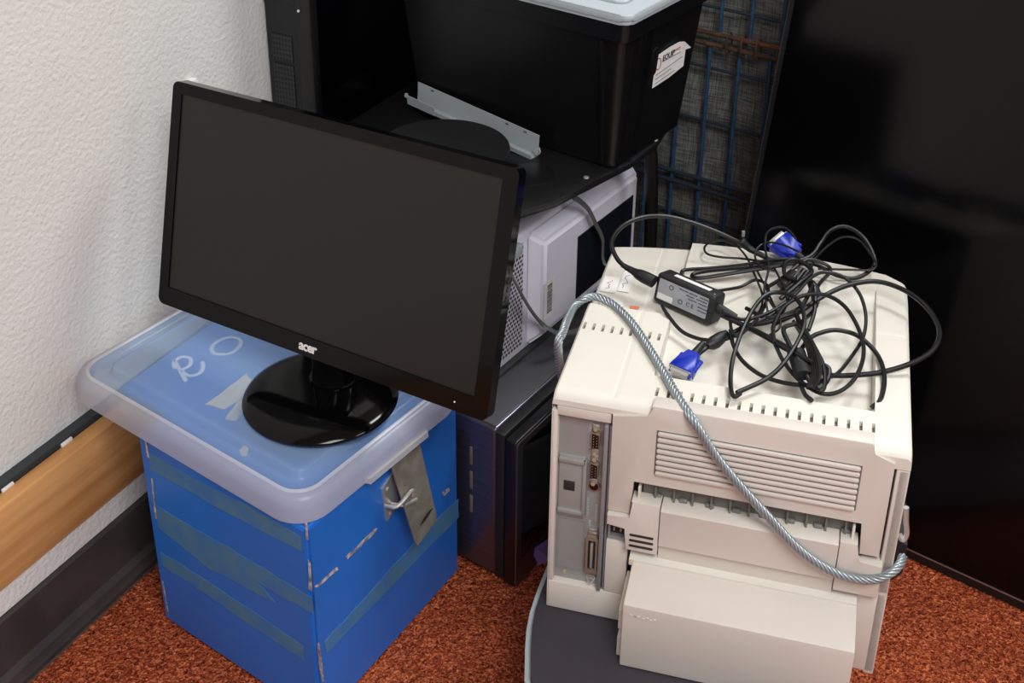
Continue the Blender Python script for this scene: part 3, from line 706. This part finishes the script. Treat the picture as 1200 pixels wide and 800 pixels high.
for k in range(3): mb = MB(); mb.prism(rrect(.1045, .1345, .138+k*.0085, .1415+k*.0085, .0016, 3), -.0106, -.008, axis='y'); mb.build('vent_slot', m_dark, vb)
mb = MB(); mb.prism([(.3515, .1325), (.4025, .1325), (.4025, .1815), (.3775, .1815), (.3745, .1845), (.3715, .2075), (.3515, .2075)], -.010, .012, .0014, axis='y'); mb.build('right_bracket', m_cream2, pr)
mb = MB(); mb.box(.375, .3785, -.002, .01, .186, .205); mb.build('latch', m_dark, pr)
mb = MB(); mb.prism([(.012, .146), (-.004, .143), (-.003, .120), (.012, .118)], .1405, .3505, axis='x'); mb.build('lower_lip', m_cream2, pr)
# mains inlet
mb = MB(); frame(mb, [(.0755, .133), (.0985, .133), (.0985, .1635), (.0755, .1635)], [(.0785, .137), (.096, .137), (.096, .160), (.0785, .160)], .003, .014, .008); inl = mb.build('mains_inlet', m_port, pr)
MB().box(.078, .0965, .010, .013, .1365, .1605).build('inlet_cavity', m_dark, inl)
mb = MB()
for x, z in ((.0872, .1545), (.083, .148), (.0915, .148)): mb.box(x-.001, x+.001, .004, .011, z-.003, z+.003)
mb.build('inlet_pin', m_steel, inl)
# interface panel
mb = MB(); mb.box(.0078, .0735, .010, .016, .045, .3115); pp_ = mb.build('interface_panel', m_port, pr, label='grey metal panel of interface ports')
mb = MB(); mb.box(.0655, .0705, -.003, .012, .046, .3085, .0012); mb.box(.0715, .074, .002, .012, .046, .306, .0008); mb.build('slide_rail', m_railm, pp_)
def scr2(x, z, r=.0026): MB().lathe([(r, .0), (r*.95, -.0018), (r*.5, -.0024)], 14, cx=x, cy=.010, cz=z, axis='y').build('screw', m_gold, pp_)
card = MB(); card.box(.010, .043, .0065, .0105, .152, .248, .001); card.box(.010, .044, .003, .0105, .238, .2445, .001); card.box(.010, .044, .003, .0105, .158, .1645, .001); card.box(.0405, .045, .003, .0105, .158, .2445, .001)
cd_ = card.build('card_slot_cover', m_port, pp_)
MB().box(.0165, .0305, .0055, .0068, .194, .2085, .0004).build('network_socket', m_dark, cd_)
scr2(.020, .2425, .003); scr2(.020, .152, .003); scr2(.021, .0555, .003); scr2(.050, .300, .0015)
mb = MB(); frame(mb, rrect(.0095, .046, .062, .147, .004, 3), [(.011, .0635), (.0445, .0635), (.0445, .1455), (.011, .1455)], .0088, .0102, .0004); mb.build('blank_cover', m_port, pp_)
def dport(zc, name='serial_port'):
    mb = MB(); mb.prism([(.049, zc+.0125), (.0595, zc+.0105), (.0595, zc-.0105), (.049, zc-.0125)], .002, .010, .001, axis='y'); p_ = mb.build(name, m_copper, pp_)
    mb = MB(); mb.prism([(.0503, zc+.011), (.0585, zc+.0093), (.0585, zc-.0093), (.0503, zc-.011)], .0012, .003, axis='y'); mb.build('port_face', m_black, p_)
    mb = MB()
    for i in range(5): mb.box(.0520, .0528, .0006, .0014, zc-.0084+i*.004, zc-.0076+i*.004)
    for i in range(4): mb.box(.0560, .0568, .0006, .0014, zc-.0064+i*.004, zc-.0056+i*.004)
    mb.build('port_pins', m_gold, p_)
    for z in (zc+.0185, zc-.0185):
        MB().box(.0500, .0585, .006, .0105, z-.004, z+.004, .0008).build('port_ear', m_steel, p_)
        MB().lathe([(.0028, 0), (.0028, -.006), (.0015, -.0062)], 6, cx=.0542, cy=.006, cz=z, axis='y').build('hex_screw', m_gold, p_)
dport(.2795); dport(.2335)
mb = MB(); mb.lathe([(.0072, 0), (.0072, -.0035), (.0058, -.0035)], 24, cx=.0545, cy=.010, cz=.2065, axis='y'); o = mb.build('round_port', m_silver, pp_); MB().lathe([(.0056, -.004), (.0056, -.002)], 24, cx=.0545, cy=.010, cz=.2065, axis='y').build('port_face', m_black, o)
mb = MB(); frame(mb, rrect(.0485, .064, .068, .1285, .003, 3), [(.0515, .074), (.061, .074), (.061, .1225), (.0515, .1225)], .002, .010, .005); o = mb.build('parallel_port', m_copper, pp_)
MB().box(.0515, .061, .006, .008, .074, .1225).build('port_face', m_dark, o); MB().box(.0545, .058, .0005, .007, .078, .1185, .001).build('contact_bar', m_steel, o)
for z in (.1335, .0575):
    mb = MB(); a = [(.056-.006, .008, z), (.056, .003, z-.007 if z < .1 else z+.007), (.056+.006, .008, z)]; mb.tube(smooth(a, 6), .0008, 6); mb.box(.0505, .0615, .007, .010, z-.004, z+.004, .0008); mb.build('wire_clip', m_steel, o)
# small stamped markings beside the ports
mb = MB()
random.seed(3)
for xm, z0_, z1_ in ((.0465, .262, .300), (.0465, .222, .25), (.0475, .155, .185), (.0585, .15, .175), (.051, .14, .15), (.0465, .1, .125)):
    z = z0_
    while z < z1_:
        mb.box(xm-.0015, xm+.0015, .0095, .0101, z, z+.0012); z += random.choice([.0018, .0024, .003])
mb.build('stamped_marks', m_brk, pp_)
# projecting dust cover
mb = MB(); sec = [(.002, .1185), (-.064, .1045), (-.0705, .1015), (-.0715, .096), (-.0712, .004), (-.0700, .001), (.002, .001)]
mb.prism(sec, .1105, .3825, .0015, axis='x'); dc = mb.build('dust_cover', m_cream2, pr, sharp=50)
mb = MB(); mb.prism([(.002, .123), (-.012, .119), (-.012, .110), (.002, .112)], .106, .3815, .001, axis='x'); mb.build('cover_hinge', m_cream, dc)
mb = MB(); mb.prism([(.000, .088), (-.055, .075), (-.055, .045), (-.035, .035), (0, .05)], .1035, .1105, .001, axis='x'); mb.prism([(.000, .04), (-.055, .03), (-.055, .0), (0, .0)], .1035, .1105, .001, axis='x'); mb.build('side_flap', m_cream2, dc)
mb = MB(); x = .121
random.seed(11)
for k in range(7): mb.box(.1195+k*.0045+(.002 if k > 2 else 0), .1225+k*.0045+(.002 if k > 2 else 0), -.0720, -.0710, .0855+random.choice([0, .002]), .0875+random.choice([0, .002]), .0003)
mb.build('embossed_marks', m_cream, dc)
# stickers on the top
mb = MB(); mb.box(.006, .028, .255, .296, .3312, .3318); st = mb.build('paper_sticker', m_label, pr); mb = MB(); mb.box(.030, .046, .262, .318, .3312, .3318); mb.build('paper_sticker', m_label, pr)
def scribble(x, y0, n, m, seed):
    rn = random.Random(seed); P = []
    for k in range(n): P += [(x+rn.uniform(-.004, .004), y0+k*.0042+rn.uniform(-.001, .001), .3319)]
    MB().tube(P, .0005, 5, flat=.4).build('ink_writing', m, st)
scribble(.016, .262, 7, m_red, 1); scribble(.037, .272, 9, m_inkl, 4)
mb = MB(); mb.box(.054, .066, .223, .230, .3312, .3317); mb.build('orange_mark', m_orange, pr)
mb = MB(); mb.prism(rrect(.012, .045, .214, .238, .011), .3305, .3325, .0008); mb.build('worn_button', m_cream, pr)

# ------------------------------------------------------------------ cables on the printer
TOP = PZ+.343
def cpx(cx, cy, h=.01): return at(680+cx/2.727, 240+cy/2.727, TOP+h)
def path(L_, n=8): return smooth([cpx(*p) for p in L_], n)
def strand(pts, r, name, parent, base, m=m_cable, seg=8, flat=1.): return MB().tube([p-base for p in pts], r, seg, flat=flat).build(name, m, parent)
# power adapter
a0, a1 = cpx(228, 290, 0), cpx(412, 372, 0)
ayaw = math.degrees(math.atan2((a1-a0).x, (a1-a0).y)); AL = (a1-a0).length
ad_ = thing('power_adapter', 'black laptop power adapter brick with grey rating label on the printer top', 'power adapter', (a0.x, a0.y, TOP-.0122), ayaw)
AH, AT = .046, .030
tilt = Matrix.Rotation(math.radians(-13), 4, 'X')
mb = MB(); mb.box(0, AL, 0, AT, .004, AH, .005, 4); mb.xf(tilt); mb.build('adapter_case', m_blackm, ad_)
lb = MB(); lb.prism(rrect(.006, AL-.008, .011, AH-.006, .002), -.0004, .0006, axis='y'); lb.xf(tilt); glb = lb.build('rating_label', m_glabel, ad_, label='grey printed rating label')
lb = MB(); lb.prism([(.007, .012), (.031, .012), (.031, .020), (.007, .020)], -.0007, .0, axis='y'); lb.xf(tilt); lb.build('white_patch', m_label, glb)
for s, x, z, sz in (('hp', .026, .033, .007), ('C E', .052, .020, .008), ('R', .043, .0195, .006)):
    if s in ('hp', 'R'):
        mb = MB(); mb.tube([(x+.003*math.cos(a), -.0006, z+.003*math.sin(a)) for a in np.linspace(0, 2*PI, 17)[:-1]], .0005, 5, closed=True); mb.xf(tilt); mb.build('printing', m_ink, glb); continue
    tt = text('printing', s, m_ink, glb, (x, -.0006, z), (1, 0, 0), (0, 0, 1), sz, ext=.0001); tt.data.transform(tilt)
pl_ = MB(); rn = random.Random(5)
for (x0_, x1_, z_) in ((.038, .05, .0365), (.054, .066, .0365), (.07, .084, .0365), (.05, .062, .032), (.066, .082, .0325), (.054, .066, .028), (.07, .084, .028), (.07, .084, .023), (.07, .082, .0185)):
    x_ = x0_
    while x_ < x1_: w_ = rn.choice([.0008, .0014, .002]); pl_.box(x_, x_+w_, -.0007, -.0003, z_-.0007, z_+.0007); x_ += w_+.0006
pl_.xf(tilt); pl_.build('printing', m_ink, glb)
lb = MB(); lb.box(.020, AL-.016, .010, .018, AH, AH+.0006); lb.xf(tilt); lb.build('white_sticker', m_label, ad_)
mb = MB(); mb.tube([(AL-.002, AT/2, .026), (AL+.006, AT/2, .026), (AL+.026, AT/2+.004, .024)], [.0075, .0065, .0035], 12); mb.xf(tilt); mb.build('strain_relief', m_boot, ad_)
mb = MB(); mb.lathe([(.0008, 0), (.0008, .0002)], 8, cx=AL-.006, cy=.008, cz=AH, axis='z'); mb.xf(tilt); mb.build('indicator_light', m_led, ad_)
bpy.context.view_layer.update(); ainv = ad_.matrix_world.inverted()
def astrand(L_, r, name='lead'): return MB().tube([ainv @ p for p in path(L_)], r, 8).build(name, m_cable, ad_)
astrand([(455, 340, .028), (520, 366, .018), (600, 345, .02), (680, 292, .026), (735, 235, .03), (780, 215, .03), (840, 230, .028), (890, 280, .022), (912, 350, .014), (905, 420, .004), (870, 480, .0), (820, 540, -.004), (770, 560, -.002)], .0024)
astrand([(440, 275, .014), (510, 262, .006), (560, 240, .01), (600, 262, .016), (590, 320, .018), (560, 370, .018), (500, 420, .016), (480, 380, .016), (500, 372, .018), (640, 440, .02), (760, 520, .018), (790, 548, .014)], .0022)
astrand([(620, 440, .02), (618, 385, .024), (655, 322, .03), (720, 288, .034), (790, 290, .034), (850, 330, .03), (895, 410, .024), (905, 480, .016), (880, 550, .008), (830, 595, .002), (770, 602, .002), (700, 560, .006), (650, 500, .012), (620, 440, .016)], .0027)

# mains lead
mlb = cpx(205, 235, .02)
ml_ = thing('mains_lead', 'thick black mains lead arching over the back of the printer into the adapter', 'cable', mlb)
strand(path([(150, 205, .024), (118, 172, .032), (101, 130, .042), (112, 92, .052), (150, 58, .06), (210, 38, .062), (280, 38, .060), (360, 58, .052), (440, 88, .042), (500, 116, .032), (540, 138, .022)]), .0032, 'lead', ml_, mlb)
strand(path([(545, 140, .02), (600, 172, .014), (680, 188, .014), (750, 190, .014), (820, 225, .01), (880, 234, .008), (930, 206, .012), (940, 170, .02), (905, 105, .034), (850, 70, .04), (800, 82, .038), (768, 122, .032), (740, 160, .024), (690, 180, .02), (600, 190, .014), (520, 200, .010), (430, 208, .006), (385, 214, .004), (360, 222, .003), (362, 232, .003), (400, 232, .005), (500, 216, .012), (620, 197, .018), (690, 184, .022)]), .0030, 'lead', ml_, mlb)
strand(path([(322, 222, .003), (335, 208, .004), (420, 202, .006), (520, 192, .012), (610, 176, .020), (680, 172, .022)]), .0026, 'lead', ml_, mlb)
mb = MB(); P = [p-mlb for p in path([(135, 192, .024), (170, 212, .022), (200, 228, .022), (236, 246, .02)], 4)]; mb.tube(P, [.0042, .0045, .005, .0055, .006, .0068, .0085, .0095, .010, .0105, .0105, .0105, .0105], 12, flat=.75); mb.build('plug', m_boot, ml_, label='moulded black plug')
mb = MB(); P = [p-mlb for p in path([(512, 112, .034), (520, 122, .03), (545, 142, .022), (590, 166, .016)], 4)]; mb.tube(P, [.005, .0065, .007, .007, .0065, .006, .0055, .005, .005, .0045, .004, .004, .0035], 12); mb.build('coupler', m_boot, ml_)
MB().box(-.002, .002, -.002, .002, 0, .008).xf(Matrix.Translation(cpx(520, 100, .036)-mlb)).build('metal_tip', m_steel, ml_)

# video cable with two blue connectors
vb_ = cpx(330, 520, 0)
vc = thing('video_cable', 'black monitor cable with two blue connectors coiled on the printer top', 'cable', vb_)
def vs_(L_, r, n=8): return strand(path(L_, n), r, 'lead', vc, vb_)
vs_([(355, 495, -.004), (385, 470, -.002), (410, 452, .0), (460, 425, .004), (530, 388, .012), (600, 375, .018), (680, 350, .022), (700, 372, .024), (740, 440, .024), (778, 520, .02), (776, 588, .012), (740, 572, .012), (700, 500, .018), (665, 440, .022), (650, 395, .024), (690, 378, .026)], .0031)
vs_([(500, 600, .010), (600, 552, .014), (660, 492, .022), (708, 408, .03), (715, 352, .034), (692, 302, .034), (640, 280, .03), (590, 290, .028), (548, 340, .024), (510, 420, .016), (486, 500, .010), (480, 560, .008), (484, 600, .009), (494, 612, .009), (512, 602, .0095)], .0029)
vs_([(620, 380, .012), (700, 342, .016), (780, 290, .022), (860, 256, .028), (950, 245, .030), (1040, 275, .030), (1110, 330, .028), (1147, 400, .026), (1130, 460, .022), (1060, 505, .014), (960, 535, .004), (860, 545, -.002), (790, 545, .004)], .0033)
vs_([(480, 400, .012), (490, 450, .008), (520, 500, .004), (580, 545, .0), (660, 570, .0), (740, 575, .004), (790, 555, .01)], .0027)
vs_([(700, 470, .012), (730, 430, .014), (765, 410, .014), (820, 400, .014), (890, 420, .012), (950, 480, .006), (972, 550, .006), (960, 620, .0), (930, 648, -.006)], .0030)
vs_([(262, 322, .004), (275, 345, .004), (320, 400, -.006), (370, 425, -.004), (420, 432, .0), (480, 424, .006), (560, 380, .014), (640, 330, .02), (720, 235, .026), (740, 190, .028)], .0026)
vs_([(700, 480, .01), (698, 540, .004), (715, 600, .003), (740, 625, .004)], .0029)
vs_([(640, 300, .02), (700, 250, .028), (740, 210, .03), (690, 176, .03), (655, 185, .03), (655, 225, .026), (690, 240, .026)], .0030)
vs_([(530, 330, .012), (600, 360, .018), (700, 330, .026), (745, 260, .03), (750, 330, .02), (730, 400, .012)], .0028)
vs_([(450, 352, .02), (560, 405, .016), (660, 462, .02), (740, 500, .022), (792, 520, .018), (790, 560, .014), (760, 590, .012)], .0030)
vs_([(600, 262, .01), (650, 230, .02), (700, 190, .026), (740, 175, .028), (800, 205, .02), (760, 260, .01), (750, 330, .006), (700, 380, .006)], .0026)
for k in range(5):
    a = k*11-20; vs_([(690+a*.4, 372+k*4, .016+k*.003), (735+a*.5, 450, .02+k*.003), (752+a*.6, 540, .016+k*.002), (735+a*.4, 585, .012)], .0027, 5)
for k in range(4): vs_([(640+k*16, 275-k*3, .012+k*.004), (672+k*15, 245, .022), (705+k*12, 205+k*3, .028)], .0026, 5)
mb = MB(); mb.tube([p-vb_ for p in path([(690, 470, .014), (715, 545, .014)], 3)], .012, 12, flat=.6); mb.build('cable_tie', m_boot, vc)
mb = MB(); mb.tube([p-vb_ for p in path([(650, 262, .014), (690, 222, .022)], 3)], .012, 12, flat=.6); mb.build('cable_tie', m_boot, vc)
mb = MB(); P = [p-vb_ for p in path([(405, 450, .002), (430, 438, .002), (468, 408, .006)], 4)]; mb.tube(P, [.004, .006, .0075, .0085, .009, .0085, .008, .006, .004], 12); mb.build('ferrite', m_boot, vc)
mb = MB(); P = [p-vb_ for p in path([(732, 240, .02), (752, 280, .012), (750, 325, .008)], 4)]; mb.tube(P, [.0035, .0055, .0065, .0068, .007, .0068, .006, .005, .004], 12); mb.build('ferrite', m_boot, vc)
def vga(p, yaw_, pitch, sc_=1., roll=0, shell=True):
    """trapezoid body, thumbscrew wings and metal shell; local +x is the mating end"""
    M_ = Matrix.Translation(p) @ Matrix.Rotation(math.radians(90-yaw_), 4, 'Z') @ Matrix.Rotation(math.radians(pitch), 4, 'Y') @ Matrix.Rotation(math.radians(roll), 4, 'X') @ Matrix.Scale(sc_, 4)
    mb = MB(); mb.prism([(-.020, -.008), (-.020, .008), (-.006, .013), (.010, .0165), (.012, .0165), (.012, -.0165), (.010, -.0165), (-.006, -.013)], -.007, .007, .002, 2); mb.xf(M_); b_ = mb.build('connector', m_blue, vc, label='blue video connector')
    mb = MB(); mb.prism([(-.0125, .0045), (.0125, .0045), (.0095, -.0045), (-.0095, -.0045)], .012, .018, .0005, axis='x'); mb.xf(M_); mb.build('metal_shell', m_steel, b_)
    mb = MB(); mb.box(.0115, .0125, -.0155, .0155, -.006, .006, .0004); mb.xf(M_); mb.build('face_plate', m_steel, b_)
    for s in (-1, 1): mb = MB(); mb.lathe([(.003, -.014), (.003, .004), (.0018, .005), (.0018, .017)], 12, cy=s*.0135, axis='x'); mb.xf(M_); mb.build('thumbscrew', m_blue if s < 0 else m_blue, b_)
    mb = MB(); mb.tube([(-.018, 0, 0), (-.034, 0, 0), (-.042, 0, 0)], [.006, .0045, .0035], 12); mb.xf(M_); mb.build('boot', m_boot, b_)
pa, pb = cpx(385, 470, 0), cpx(330, 518, 0); y_ = math.degrees(math.atan2((pb-pa).x, (pb-pa).y))
vga(cpx(338, 512, -.004)-vb_, y_, 17)
pa, pb = cpx(690, 160, .02), cpx(630, 112, .03); y_ = math.degrees(math.atan2((pb-pa).x, (pb-pa).y))
vga(cpx(655, 132, .018)-vb_, y_, -14, 1.1, roll=-20)

# thin cable
tb_ = cpx(450, 165, 0)
th = thing('thin_cable', 'thin black cable looping round the upper blue connector', 'cable', tb_)
def ts_(L_, r=.0016): return strand(path(L_), r, 'lead', th, tb_, seg=6)
ts_([(620, 186, .02), (520, 172, .012), (450, 167, .01), (404, 155, .01), (400, 130, .01), (440, 112, .012), (490, 125, .014), (530, 165, .014), (560, 230, .014), (582, 290, .016), (572, 340, .018), (530, 380, .016)])
ts_([(600, 345, .02), (588, 270, .026), (602, 200, .032), (590, 132, .036), (600, 86, .04), (640, 70, .044), (668, 82, .044), (690, 110, .04)])
ts_([(740, 182, .02), (790, 132, .032), (840, 103, .038), (890, 112, .036), (930, 160, .028), (946, 190, .02), (925, 207, .016), (860, 207, .014), (760, 204, .016)])
ts_([(620, 210, .02), (570, 190, .022), (560, 150, .026), (590, 122, .030), (640, 125, .034), (700, 150, .032)])
ts_([(620, 200, .02), (660, 290, .02), (640, 350, .02), (600, 300, .024)])
ts_([(560, 200, .014), (600, 280, .02), (640, 380, .022), (600, 420, .014)])

# ------------------------------------------------------------------ steel security rope
rb = cpx(20, 285, .01)
rope = thing('steel_rope', 'twisted steel security rope draped over the printer and down its rear', 'security cable', rb)
yn = -yv(15.1)
def pf(x, y, o): return onp(x, y, P0+yn*o, yn)
rp = [Vector((P0.x, P0.y, 0))+yv(15.1)*.235+yv(105.1)*(-.012)+Z*.25, onp(655, 420, P0-yv(105.1)*.010, yv(105.1)), onp(660, 388, P0-yv(105.1)*.009, yv(105.1)), at(672, 361, TOP+.001), at(685, 350, TOP+.006), at(700, 348, TOP+.005), at(720, 358, TOP+.003),
      at(742, 380, TOP+.004), at(762, 410, TOP+.0045), at(780, 440, TOP+.0045), at(795, 466, TOP+.005), pf(812, 492, .008), pf(838, 533, .011), pf(868, 570, .014), pf(900, 605, .018), pf(930, 638, .020), pf(960, 661, .020), pf(990, 675, .018), pf(1020, 679, .014), pf(1042, 672, .008), pf(1054, 662, -.004), pf(1058, 652, -.02)]
core = smooth(rp, 14)
# resample evenly and wind seven strands round it
acc = [0]
for a, b in zip(core, core[1:]): acc.append(acc[-1]+(b-a).length)
Lr = acc[-1]; NS = 520; rs_ = []
j = 0
for i in range(NS+1):
    s = Lr*i/NS
    while j < len(acc)-2 and acc[j+1] < s: j += 1
    t = (s-acc[j])/max(1e-9, acc[j+1]-acc[j]); rs_.append(core[j].lerp(core[j+1], t))
T = [(rs_[min(i+1, NS)]-rs_[max(i-1, 0)]).normalized() for i in range(NS+1)]
N = T[0].orthogonal().normalized(); fr = []
for i in range(NS+1):
    N = (N-T[i]*N.dot(T[i])).normalized(); fr.append((N.copy(), T[i].cross(N)))
mb = MB(); mb.tube([p-rb for p in rs_], .0032, 8)
for k in range(6):
    pts = []
    for i in range(NS+1):
        a = 2*PI*k/6+2*PI*(Lr*i/NS)/.040
        pts.append(rs_[i]-rb+(fr[i][0]*math.cos(a)+fr[i][1]*math.sin(a))*.0038)
    mb.tube(pts, .0019, 6)
mb.build('rope_strands', m_rope, rope, sharp=80)
bpy.context.view_layer.update()
pinv = pr.matrix_world
def pl2w(x, y, z): return pinv @ Vector((x, y, z))
lk = MB()
q = [pl2w(.418, .028, .192)-rb, pl2w(.430, .026, .190)-rb, pl2w(.431, .030, .142)-rb, pl2w(.418, .03, .125)-rb]
q2 = [pl2w(.418, .10, .192)-rb, pl2w(.430, .10, .190)-rb, pl2w(.431, .10, .142)-rb, pl2w(.418, .10, .125)-rb]
lk.quadprism(q, q2); lk.build('anchor_plate', m_blackm, rope, label='dark anchor plate on the printer side')
lk = MB(); P = [pl2w(.4215, .03, .242)-rb, pl2w(.424, .03, .222)-rb, pl2w(.427, .028, .205)-rb, pl2w(.424, .026, .196)-rb, pl2w(.4195, .028, .202)-rb]; lk.tube(smooth(P, 5), .0032, 10); lk.build('rope_end', m_steel, rope)

# purple paper leaning on the microwave door
dn = -yv(-55.5); DP = m0+yv(124.5)*.038
pa_ = [at(624, 664, .003), at(646, 655, .003), onp(650, 626, DP, yv(124.5)), onp(627, 641, DP, yv(124.5))]
c = pa_[0].copy(); c.z = 0
mb = MB(); mb.quadprism([p-c for p in pa_], [p-c+yv(124.5)*.0012 for p in pa_]); pu = mb.build('paper_sheet', m_purple); pu.location = c
tag(pu, 'purple paper sheet leaning on the foot of the dark microwave door', 'paper')
# small white clips on the trunking
for x, y in ((8, 571), (77, 518)):
    q = onp(x, y, W0+wn*-.045, wn)
    o = MB().box(-.010, .010, -.004, .0, -.004, .004, .001).build('cable_clip', m_label, None); o.parent = bpy.data.objects['trim_3']
    l = q-Vector((W0.x, W0.y, 0)); o.location = (l.dot(wd), -l.dot(wn), l.z)
q = onp(222, 96, W0+wn*WO, wn); hk = MB().box(-.007, .007, -.012, .0, -.02, .007, .003).build('wall_hook', m_label); hk.location = q; hk.rotation_euler.z = math.radians(62)
tag(hk, "small white hook on the wall just above the monitor's top left corner", 'hook')
